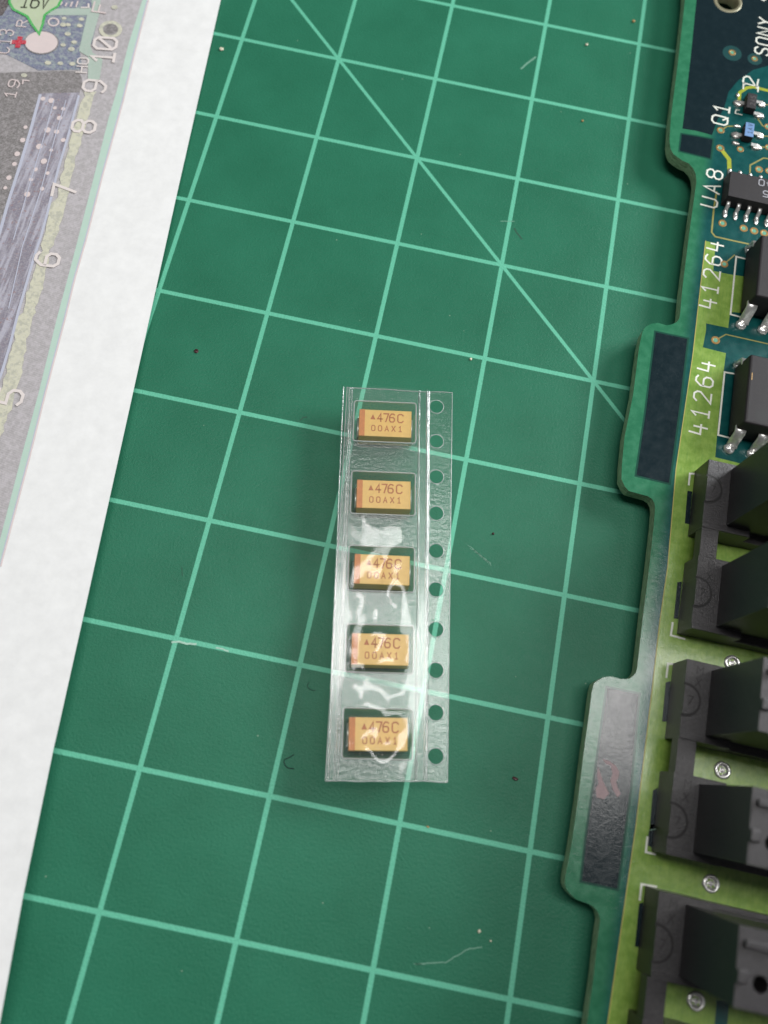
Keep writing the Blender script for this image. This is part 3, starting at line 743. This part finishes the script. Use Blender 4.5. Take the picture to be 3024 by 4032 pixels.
# traces
def tr(name, k, strokes, wd, mat=None): return ribbon(name, [Bp(k, s) for s in strokes], wd, ZB + 0.014, mat or M['trace'], board)
tr("trace", 'K1', [[(1140, 1615), (1235, 1735), (1240, 1890)]], 0.52, M['trace_bright'])
tr("trace", 'K1', [[(1345, 1090), (1350, 1010), (1430, 955), (1500, 948), (1750, 1010)]], 0.42, M['trace_bright'])
tr("trace", 'K1', [[(1160, 1412), (1215, 1375), (1300, 1375)]], 0.16)
tr("trace", 'K1', [[(1545, 1290), (1600, 1370), (1640, 1385)]], 0.16)
tr("trace", 'K1', [[(1635, 1140), (1800, 1150)]], 0.14)
tr("trace", 'K1', [[(1600, 1480), (1760, 1490)]], 0.14)
tr("trace", 'K1', [[(1590, 1600), (1720, 1610)]], 0.14)
tr("trace", 'K2', [[(1462, 240), (1465, 140), (1610, 62), (1800, 90)]], 0.18)
tr("trace", 'K2', [[(1100, 430), (1070, 600), (1045, 870), (1085, 918), (1280, 962), (1480, 1005)]], 0.2)
tr("trace", 'K2', [[(1205, 1195), (1295, 1118)]], 0.14)
tr("trace", 'K2', [[(1118, 2028), (1200, 1982), (1700, 2095)]], 0.14)
# halos of clear mask round two vias, worn copper patches on the lowest tab
for x, y, rr in ((1268, 580, 1.25), (1515, 645, 0.95)):
    c = B('K1', x, y); flat("clearance_ring", circle(c[0], c[1], rr, 28), 0.012, M['halo'])
flat("worn_copper", Bp('K7', [(682, 1262), (760, 1285), (830, 1335), (868, 1400), (862, 1460), (835, 1510), (850, 1570), (885, 1640), (850, 1680), (800, 1600), (770, 1500), (795, 1420), (775, 1330), (730, 1320), (715, 1300)]), 0.014, M['worn'])
flat("worn_copper", Bp('K7', [(640, 1350), (665, 1420), (690, 1500), (720, 1560), (760, 1640), (700, 1700), (620, 1680), (612, 1580), (645, 1530), (628, 1440)]), 0.014, M['worn'])
# vias
def via(k, x, y, r):
    c = B(k, x, y); ro = r / 2.765 / 34.0; ri = ro * 0.60; n = 20; v = []; f = []; fm = []
    for i in range(n):
        a = 2 * math.pi * i / n
        for rr, z in ((ro, 0.018), (ro * 0.94, 0.035), (ri, 0.035), (ri * 0.85, 0.02)):
            v.append((rr * math.cos(a), rr * math.sin(a), z))
    v.append((0, 0, 0.02))
    for i in range(n):
        j = (i + 1) % n
        for q in range(3): f.append((i * 4 + q, j * 4 + q, j * 4 + q + 1, i * 4 + q + 1)); fm.append(0)
        f.append((i * 4 + 3, j * 4 + 3, 4 * n)); fm.append(1)
    return mesh("via", v, f, None, board, loc=(c[0], c[1], ZB), mats=[M['viaring'], M['viahole']], fmat=fm)
for k, x, y, r in [('K1', 1268, 572, 45), ('K1', 1512, 640, 40), ('K1', 1143, 1418, 46), ('K1', 1137, 1612, 48), ('K1', 1357, 1625, 42), ('K1', 1560, 1845, 46), ('K1', 1655, 1380, 42), ('K1', 1662, 1605, 42), ('K1', 1665, 1862, 42),
                   ('K2', 1163, 772, 47), ('K2', 1393, 827, 47), ('K2', 1507, 855, 47), ('K2', 1617, 880, 47), ('K2', 1730, 905, 47), ('K2', 1183, 1217, 44), ('K2', 1087, 2045, 48)]:
    via(k, x, y, r)
# silkscreen
UP = math.pi / 2
def silk_text(s, k, x, y, n_end, cap=1.85, wdt=1.12, sw=0.21, z=ZB + 0.03):
    a = B(k, x, y); b = B(*n_end); d = math.hypot(b[0] - a[0], b[1] - a[1])
    return text("silkscreen_text", s, a, math.atan2(b[1] - a[1], b[0] - a[0]), cap, wdt, d / len(s), sw, z, M['silk'], board)
silk_text("SONY", 'K1', 1665, 612, ('K1', 1718, 190), cap=1.85, wdt=1.1)
silk_text("Q1", 'K1', 1210, 1372, ('K1', 1250, 1118), cap=1.95, wdt=1.25)
silk_text("2", 'K1', 1535, 955, ('K1', 1562, 825), cap=1.85, wdt=1.35)
ribbon("silkscreen_text", [Bp('K1', [(1388, 968), (1392, 905), (1470, 925), (1552, 945), (1548, 1000)])], 0.17, ZB + 0.03, M['silk'], board)
silk_text("UA8", 'K2', 1095, 612, ('K2', 1180, 155), cap=1.9, wdt=1.2)
silk_text("41264", 'K2', 1088, 1710, ('K2', 1182, 935), cap=1.9, wdt=1.15)
silk_text("41264", 'K3', 1082, 985, ('K3', 1172, 255), cap=1.9, wdt=1.15)
def silk_line(k, *strokes, wd=0.18): return ribbon("silkscreen_outline", [Bp(k, s) for s in strokes], wd, ZB + 0.03, M['silk'], board)
silk_line('K2', [(1440, 1168), (1312, 1136), (1250, 1764), (1380, 1800)], wd=0.20)
silk_line('K3', [(1345, 408), (1252, 392), (1192, 978), (1320, 1010)], wd=0.20)
silk_line('K4', [(860, 320), (808, 318), (795, 440)], wd=0.2)
silk_line('K4', [(620, 1942), (600, 2078), (750, 2118)], wd=0.2)
silk_line('K5', [(618, 456), (568, 452), (552, 600)], wd=0.2)
silk_line('K6', [(345, 178), (328, 340), (430, 365)], wd=0.2)
silk_line('K6', [(262, 860), (280, 690), (442, 718)], wd=0.2)
silk_line('K1', [(1372, 1252), (1300, 1234), (1312, 1196), (1345, 1200)], wd=0.14)
ribbon("silkscreen_outline", [Bp('K1', [(1580, -10), (1610, 8), (1640, -12)])], 0.2, ZB + 0.03, M['silk'], board)

# ---- small transistors
def sot(k_tl, k_br, pads, top, mark, label, mkmat):
    a = B(*k_tl, 4.0); b = B(*k_br, 4.0)
    x0, x1 = a[0], b[0]; y1, y0 = a[1], b[1]
    body = box("transistor", x0, x1, y0, y1, ZB + 0.12, 4.0, M['epoxy'], board, bev=0.05, taper=0.06)
    body['label'] = label
    if top: box("marked_top", x0 + 0.08, x1 - 0.08, y0 + 0.08, y1 - 0.08, 3.99, 4.012, top, body, bev=0)
    text("marking", mark, (x1 - 0.28, y0 + 0.55), UP, 0.55, 0.32, 0.55, 0.07, 4.02, mkmat, body)
    for (k, x, y, rx, ry) in pads:
        c = B(k, x, y); blob("solder_pad", rx, ry, 0.26, M['pad'], body, (c[0], c[1], ZB + 0.06), jit=0.12)
    for c0, side in (((pads[0][0], pads[0][1], pads[0][2]), -1), ((pads[1][0], pads[1][1], pads[1][2]), 1), ((pads[2][0], pads[2][1], pads[2][2]), 1)):
        c = B(*c0); xe = x0 if side < 0 else x1
        box("lead", min(c[0], xe), max(c[0], xe), c[1] - 0.22, c[1] + 0.22, ZB + 0.2, ZB + 0.36, M['lead'], body, bev=0.03)
    return body
sot(('K1', 1438, 1000), ('K1', 1532, 1192), [('K1', 1335, 1132, 0.66, 0.50), ('K1', 1582, 1140, 0.56, 0.48), ('K1', 1560, 1265, 0.62, 0.45)], None, "2A5", "black transistor with faint marking", M['markfaint'])
sot(('K1', 1414, 1322), ('K1', 1505, 1502), [('K1', 1305, 1480, 0.62, 0.52), ('K1', 1562, 1482, 0.55, 0.48), ('K1', 1530, 1605, 0.68, 0.46)], M['bluetop'], "1AV", "transistor with a pale blue top marked 1AV", M['markdark'])
for k, x, y, rx, ry in (('K1', 1326, 1040, 0.22, 0.34), ('K1', 1320, 1378, 0.46, 0.22), ('K1', 1305, 1562, 0.48, 0.26)):
    c = B(k, x, y); blob("solder_pad", rx, ry, 0.18, M['pad'], board, (c[0], c[1], ZB + 0.03), jit=0.12)

# ---- small outline chip
chip = box("small_outline_chip", 1.25, 14.0, 5.45, 9.35, ZB + 0.15, 4.75, M['epoxy'], board, bev=0.06, taper=0.14)
text("chip_marking", "40", (B('K2', 1530, 330, 4.75)[0] + 1.9, 8.9), math.pi, 0.85, 0.62, 0.95, 0.12, 4.765, M['markgrey'], chip)
text("chip_marking", "D5", (B('K2', 1575, 460, 4.75)[0] + 1.9, 7.4), math.pi, 0.85, 0.62, 0.95, 0.12, 4.765, M['markgrey'], chip)
ldn = strip("lead", [(0.25, 0.85), (-0.15, 0.85), (-0.42, 0.72), (-0.62, 0.25), (-0.85, 0.14), (-1.35, 0.12)], 0.42, 0.16, M['lead'], chip, (1.9, 5.5, ZB))
lup = strip("lead", [(-0.25, 0.85), (0.15, 0.85), (0.42, 0.72), (0.62, 0.25), (0.85, 0.14), (1.35, 0.12)], 0.42, 0.16, M['lead'], chip, (1.9, 9.3, ZB))
bd = blob("solder", 0.29, 0.72, 0.17, M['solder'], chip, (1.9, 4.45, ZB + 0.06), jit=0.15)
bu = blob("solder", 0.27, 0.55, 0.14, M['pad'], chip, (1.9, 10.65, ZB + 0.05), jit=0.15)
for i in range(1, 8):
    x = 1.9 + 1.27 * i
    dup(ldn, chip, (x, 5.5, ZB)); dup(lup, chip, (x, 9.3, ZB)); dup(bd, chip, (x, 4.45, ZB + 0.06)); dup(bu, chip, (x, 10.65, ZB + 0.05))

# ---- two large memory chips
def memory(v0, v1, label, dust):
    body = box("memory_chip", 4.72, 24.0, v0, v1, ZB + 0.35, 6.9, M['epoxy'], board, bev=0.28, seg=3, taper=0.12)
    body['label'] = label
    first = None
    for i in range(7):
        x = 5.28 + 2.54 * i
        if first is None:
            a = strip("lead", [(0.4, 2.15), (-0.1, 2.15), (-0.35, 2.02), (-0.75, 0.85), (-1.0, 0.35), (-1.35, 0.2)], 1.15, 0.26, M['lead'], body, (x, v0 + 0.1, ZB))
            b = strip("lead", [(-0.4, 2.15), (0.1, 2.15), (0.35, 2.02), (0.6, 0.85), (0.75, 0.35), (0.95, 0.2)], 1.15, 0.26, M['lead'], body, (x, v1 - 0.1, ZB))
            c = blob("solder", 0.66, 0.62, 0.42, M['solder'], body, (x - 0.18, v0 - 1.35, ZB + 0.1), jit=0.10)
            d = blob("solder", 0.66, 0.60, 0.45, M['solder'], body, (x, v1 + 0.55, ZB + 0.1), jit=0.10)
            first = (a, b, c, d)
        else:
            dup(a, body, (x, v0 + 0.1, ZB)); dup(b, body, (x, v1 - 0.1, ZB)); dup(c, body, (x - 0.18, v0 - 1.35, ZB + 0.1)); dup(d, body, (x, v1 + 0.55, ZB + 0.1))
    return body
m1 = memory(-8.95, -0.55, "upper memory chip", 0)
m2 = memory(-24.55, -16.1, "lower memory chip with a round mould mark", 0)
c2 = B('K3', 1600, 790, 6.9)
mesh("mould_mark", [(c2[0] + 0.75 * math.cos(a * 0.3142), c2[1] + 0.75 * math.sin(a * 0.3142), 6.905) for a in range(20)], [tuple(range(20))], M['groove'], m2)
c3 = B('K3', 1510, 430, 6.9)
ribbon("chipped_fleck", [[(c3[0], c3[1] - 0.4), (c3[0] - 0.02, c3[1] + 0.4)]], 0.1, 6.91, M['crumb_tan'], m2)

# ---- tall black connectors
ZL = 6.5; ZT = 16.5
def half_disc(cx, cy, r, x0, n=18):
    pts = []
    lim = math.acos(max(-1, min(1, (x0 - cx) / r)))
    for i in range(n + 1):
        a = -lim + 2 * lim * i / n
        pts.append((cx + r * math.cos(a), cy + r * math.sin(a)))
    return pts
def connector(name_label, bays, bridges):
    e = None
    root = None
    for (u0, va, vb, vm) in bays:
        par = root or board
        if root is None:
            root = box("connector", u0, u0 + 4.9, vb, va, ZB + 0.02, ZL, M['plastic'], board, bev=0.05); root['label'] = name_label
        else:
            box("base_block", u0, u0 + 4.9, vb, va, ZB + 0.02, ZL, M['plastic'], root, bev=0.05)
        box("base_core", u0 + 4.85, 22, vb + 0.9, va - 0.5, ZB + 0.02, ZL - 0.01, M['plastic'], root, bev=0.04)
        box("base_foot", u0 + 4.86, 22.2, vb + 0.05, va - 0.05, ZB + 0.03, ZB + 1.9, M['plastic'], root, bev=0.05)
        tb = (u0 + 2.42, 21.9, vb + 0.72, va - 0.62)
        hx = tb[0] + 1.9; hy = tb[2] + 1.9
        tw = plate("tower", [(tb[0], tb[2]), (tb[1], tb[2]), (tb[1], tb[3]), (tb[0], tb[3])], ZL - 0.2, ZT, M['plastic'], root, holes=[circle(hx, hy, 0.62, 20)], bottomless=True)
        box("latch_knob", tb[0] - 0.02, tb[0] + 0.75, hy - 0.2, hy + 0.75, ZT - 0.1, ZT + 0.45, M['plastic'], root, bev=0.12)
        box("latch_rib", tb[0] + 0.4, tb[0] + 6, tb[3] - 1.4, tb[3] - 0.9, ZT - 0.1, ZT + 0.5, M['plastic'], root, bev=0.06)
        blob("contact_pin", 0.22, 0.4, 0.25, M['pouredge'], root, (tb[0] + 2.9, tb[3] - 2.2, ZT + 0.05), jit=0.1, seg=10, ring=6)
        # step of the ledge along the lower rim
        box("ledge_step", u0 + 0.004, u0 + 4.7, vb + 0.02, vb + 0.55, ZL - 0.2, ZL + 0.10, M['plastic'], root, bev=0.03)
        # round ejector mark cut by the edge, with its number
        cx, cy, r = u0 + 0.12, vm, 1.36
        hd = half_disc(cx, cy, r, u0 + 0.004)
        plate("round_mark", hd, ZL - 0.1, ZL + 0.13, M['plastic'], root, bottomless=True)
        ribbon("round_groove_shade", [half_disc(cx, cy, r + 0.13, u0 + 0.01)], 0.24, ZL + 0.006, M['groove'], root)  # crescent shadow round the mark laid on as a dark flat ribbon
        text("moulded_number", "7", (u0 + 0.42, cy - 0.30), -0.08, 0.72, 0.42, 0.5, 0.085, ZL + 0.136, M['groove'], root)
        text("moulded_letter", "M", (u0 + 1.05, va - 1.20), -0.05, 0.72, 0.56, 0.6, 0.085, ZL + 0.006, M['groove'], root)
        text("moulded_letter", "X", (u0 + 1.02, va - 2.35), -0.05, 0.72, 0.50, 0.6, 0.085, ZL + 0.006, M['groove'], root)
    for (u0, va, vb) in bridges:
        box("bridge", u0, u0 + 1.72, vb - 0.05, va + 0.05, ZL - 1.6, ZL - 0.02, M['plastic'], root, bev=0.04)
    return root
connector("upper pair of tall black connector bays joined by a bridge", [(1.72, -29.3, -36.8, -32.6), (1.70, -39.75, -47.25, -43.55)], [(1.76, -36.8, -39.75)])
connector("middle pair of tall black connector bays joined by a bridge", [(1.65, -50.25, -57.7, -54.1), (1.55, -60.75, -67.95, -65.0)], [(1.63, -57.7, -60.75)])
connector("lowest pair of tall black connector bays at the picture's bottom right", [(1.36, -71.0, -77.95, -75.2), (1.10, -81.2, -88.5, -85.5)], [(1.15, -77.95, -81.2)])

# ---- soldered plated holes between the connectors
def joint(k, x, y):
    c = B(k, x, y); n = 28; prof = [(0.86, 0.0), (0.80, 0.16), (0.66, 0.24), (0.52, 0.20), (0.44, 0.02), (0.30, -0.02), (0.12, 0.10), (0.0, 0.14)]
    v = []; f = []
    for i in range(n):
        a = 2 * math.pi * i / n
        for q, (r, z) in enumerate(prof[:-1]):
            k2 = 1 + 0.10 * noise.noise(Vector((math.cos(a) * 2 + x, math.sin(a) * 2, q * 0.8)))
            zz = z + (0.12 * noise.noise(Vector((math.cos(a) * 2.2, math.sin(a) * 2.2 + y, q))) if q > 3 else 0)
            v.append((r * k2 * math.cos(a), r * k2 * math.sin(a), zz))
    v.append((0, 0, 0.16)); L = len(prof) - 1
    for i in range(n):
        j = (i + 1) % n
        for q in range(L - 1): f.append((i * L + q, j * L + q, j * L + q + 1, i * L + q + 1))
        f.append((i * L + L - 1, j * L + L - 1, n * L))
    return mesh("solder_joint", v, f, M['solder'], board, smooth=True, loc=(c[0], c[1], ZB + 0.012))
for q in (('K5', 1268, 448), ('K5', 1160, 1612), ('K6', 1035, 682), ('K6', 872, 1962)): joint(*q)
# short dust fibre by the middle connector
tube("dust_fibre", [(*B('K6', a, b), ZB + 0.3 + 0.3 * i) for i, (a, b) in enumerate([(355, 100), (420, 85), (470, 55), (510, 30), (515, 70)])], 0.025, M['scuff_white'], board)

# ================================================================== carrier tape
TA = math.radians(10.16)
ZF = 3.15
TO = hit(1344.8, 1522.7, ZF)
tape = empty("carrier_tape", (TO.x, TO.y, 0), TA)
tag(tape, "clear plastic carrier tape strip with ten sprocket holes and five formed pockets", "component tape")
outline = [(0.0, 0.0), (12.0, 0.0), (12.0, -40.15), (0.0, -40.3)]
# wavy cut ends
def edge_pts(a, b, n, amp, sd):
    out = []
    for i in range(n):
        t = i / n; x = a[0] + (b[0] - a[0]) * t; y = a[1] + (b[1] - a[1]) * t
        out.append((x, y + amp * noise.noise(Vector((x * 0.5, sd, 0)))))
    return out
tout = edge_pts((0, -40.3), (12, -40.15), 20, 0.12, 3.1) + edge_pts((12, -0.1), (0, 0.0), 20, 0.10, 9.2)
holes = [circle(10.27, -1.85 - 4.005 * i, 0.775, 32) for i in range(10)]
def rrect(x0, x1, y0, y1, r, n=4):
    pts = []
    for cx, cy, a0 in ((x1 - r, y1 - r, 0), (x0 + r, y1 - r, 90), (x0 + r, y0 + r, 180), (x1 - r, y0 + r, 270)):
        for i in range(n + 1):
            a = math.radians(a0 + 90 * i / n); pts.append((cx + r * math.cos(a), cy + r * math.sin(a)))
    return pts
PITCH = 8.02
pk = [rrect(1.42, 8.07, -6.2 - PITCH * i, -1.56 - PITCH * i, 0.28) for i in range(5)]
strip_o = plate("tape_strip", tout, ZF - 0.25, ZF, M['tape'], tape, holes=holes + pk, side=M['tape'])
# pocket cups
def pocket(i):
    bm = bmesh.new(); dy = -PITCH * i
    prof = [(0.0, ZF), (0.10, ZF - 0.25), (0.30, 0.75), (0.42, 0.42), (0.62, 0.30)]
    rows = []
    for ins, z in prof:
        rows.append([bm.verts.new((x, y, z)) for x, y in rrect(1.42 + ins, 8.07 - ins, -6.2 + dy + ins, -1.56 + dy - ins, 0.28)])
    for a, b in zip(rows, rows[1:]):
        n = len(a)
        for j in range(n): bm.faces.new((a[j], a[(j + 1) % n], b[(j + 1) % n], b[j]))
    bm.faces.new(rows[-1])
    return from_bm("pocket", bm, M['tape_pocket'], tape, smooth=False)
for i in range(5):
    p = pocket(i)
    o = rrect(1.42, 8.07, -6.2 - PITCH * i, -1.56 - PITCH * i, 0.28)
    # rim line of each pocket, its edge glint put in as whitish colour
    lip = tube("pocket_lip", [(x, y, ZF + 0.0) for x, y in o + [o[0]]], 0.07, M['lip'], p)
# long formed ridges beside the pockets
for t0, hgt, wd in ((0.18, 0.16, 0.10), (0.86, 0.14, 0.10), (1.12, 0.10, 0.07), (8.42, 0.14, 0.10), (9.28, 0.15, 0.13), (9.47, 0.12, 0.08)):
    prof = [(-wd, 0), (-wd * 0.5, hgt * 0.8), (0, hgt), (wd * 0.5, hgt * 0.8), (wd, 0)]
    v = []; f = []; N = 60
    for i in range(N + 1):
        y = -0.05 - 40.1 * i / N; dx = 0.05 * noise.noise(Vector((t0 * 3, y * 0.18, 0)))
        for a, b in prof: v.append((t0 + a + dx, y, ZF + 0.004 + b))
    for i in range(N):
        for q in range(4): f.append((i * 5 + q, i * 5 + q + 1, i * 5 + q + 6, i * 5 + q + 5))
    mesh("seal_ridge", v, f, M['tape'], tape, smooth=True)
# cut rims of outline and holes, edge glint carried by their whitish colour
tube("cut_edge", [(x, y, ZF - 0.1) for x, y in tout + [tout[0]]], 0.05, M['lip'], tape)
for i in range(10):
    tube("hole_rim", [(x, y, ZF - 0.02) for x, y in holes[i] + [holes[i][0]]], 0.035, M['lip'], tape)
# wavy cover film heat-sealed over the pockets
fv = []; ff = []; NX, NY = 90, 380
X0, X1 = 0.10, 9.35
def fz(x, y):
    s = -y
    ea = min(1.0, max(0.0, (x - 0.9) / 2.2)); eb = min(1.0, max(0.0, (8.6 - x) / 2.2))
    env = ea * ea * (3 - 2 * ea) * eb * eb * (3 - 2 * eb)
    amp = 0.14 + 0.86 * min(1.0, max(0.0, (s - 13.0) / 9.0))
    if s > 37.5: amp *= max(0.15, (40.3 - s) / 2.8)
    w1 = noise.noise(Vector((x * 0.34 + 4.1, s * 0.24, 0.5))) * 0.55
    w2 = noise.noise(Vector((x * 0.55 + s * 0.30, s * 0.26 - x * 0.2 + 7.0, 3.1))) * 0.30
    return 0.08 + env * (0.34 + amp * (w1 + w2))
for i in range(NY + 1):
    y = -0.06 - 40.1 * i / NY
    for j in range(NX + 1):
        x = X0 + (X1 - X0) * j / NX
        fv.append((x, y, ZF + 0.06 + max(0.0, fz(x, y))))
for i in range(NY):
    for j in range(NX):
        a = i * (NX + 1) + j; ff.append((a, a + NX + 1, a + NX + 2, a + 1))
mesh("cover_film", fv, ff, M['film'], tape, smooth=True)

# ================================================================== tantalum capacitors in the pockets
def capacitor(i, label):
    cx, cy = 4.83, -3.9 - PITCH * i
    w = Matrix.Rotation(TA, 4, 'Z') @ Vector((cx, cy, 0))
    c = empty("tantalum_capacitor", (TO.x + w.x, TO.y + w.y, 0.32), TA)
    tag(c, label, "capacitor", "capacitors in the carrier tape")
    return c
LB = ["topmost amber capacitor of the five in the clear tape, clearest marking",
      "second amber capacitor from the tape's top end, faint glare across it",
      "middle amber capacitor of the five in the tape, under a curl of glare",
      "fourth amber capacitor down the tape, left half hidden by a bright swirl",
      "lowest amber capacitor in the tape, the one next to the cut bottom end"]
c0 = capacitor(0, LB[0])
hw, hh, zt = 2.83, 1.56, 2.48
parts = []
parts.append(box("body", -hw, hw, -hh, hh, 0.12, zt, M['cap'], c0, bev=0.07, taper=0.03))
parts.append(box("polarity_band", -hw + 0.035, -hw + 0.62, -hh + 0.035, hh - 0.035, zt - 0.3, zt + 0.012, M['capband'], c0, bev=0.0))
parts.append(text("value_marking", "f76", (-0.84, 0.18), 0, 0.93, 0.52, 0.64, 0.14, zt + 0.012, M['capmark'], c0))
parts.append(text("value_marking", "C", (1.32, 0.16), 0, 0.93, 0.58, 0.64, 0.14, zt + 0.012, M['capmark'], c0))
parts.append(mesh("triangle_mark", [(-1.62, 0.40, zt + 0.012), (-1.08, 0.40, zt + 0.012), (-1.35, 1.0, zt + 0.012)], [(0, 1, 2)], M['capmark'], c0))
parts.append(text("date_marking", "00AX1", (-1.46, -0.90), 0, 0.60, 0.36, 0.72, 0.10, zt + 0.012, M['capmark'], c0))
for s in (-1, 1):
    tm = strip("terminal", [(0.0, 1.15), (0.13, 1.05), (0.16, 0.3), (0.10, 0.08), (-0.9, 0.04)], 2.2, 0.1, M['lead'], c0, (s * hw, 0, 0))
    tm.rotation_euler = (0, 0, -s * math.pi / 2); parts.append(tm)
for i in range(1, 5):
    ci = capacitor(i, LB[i])
    ci.rotation_euler = (0, 0, TA + (0.0, 0.006, -0.006, 0.004, 0.012)[i])
    for p in parts:
        q = p.copy(); COL.objects.link(q); q.parent = ci
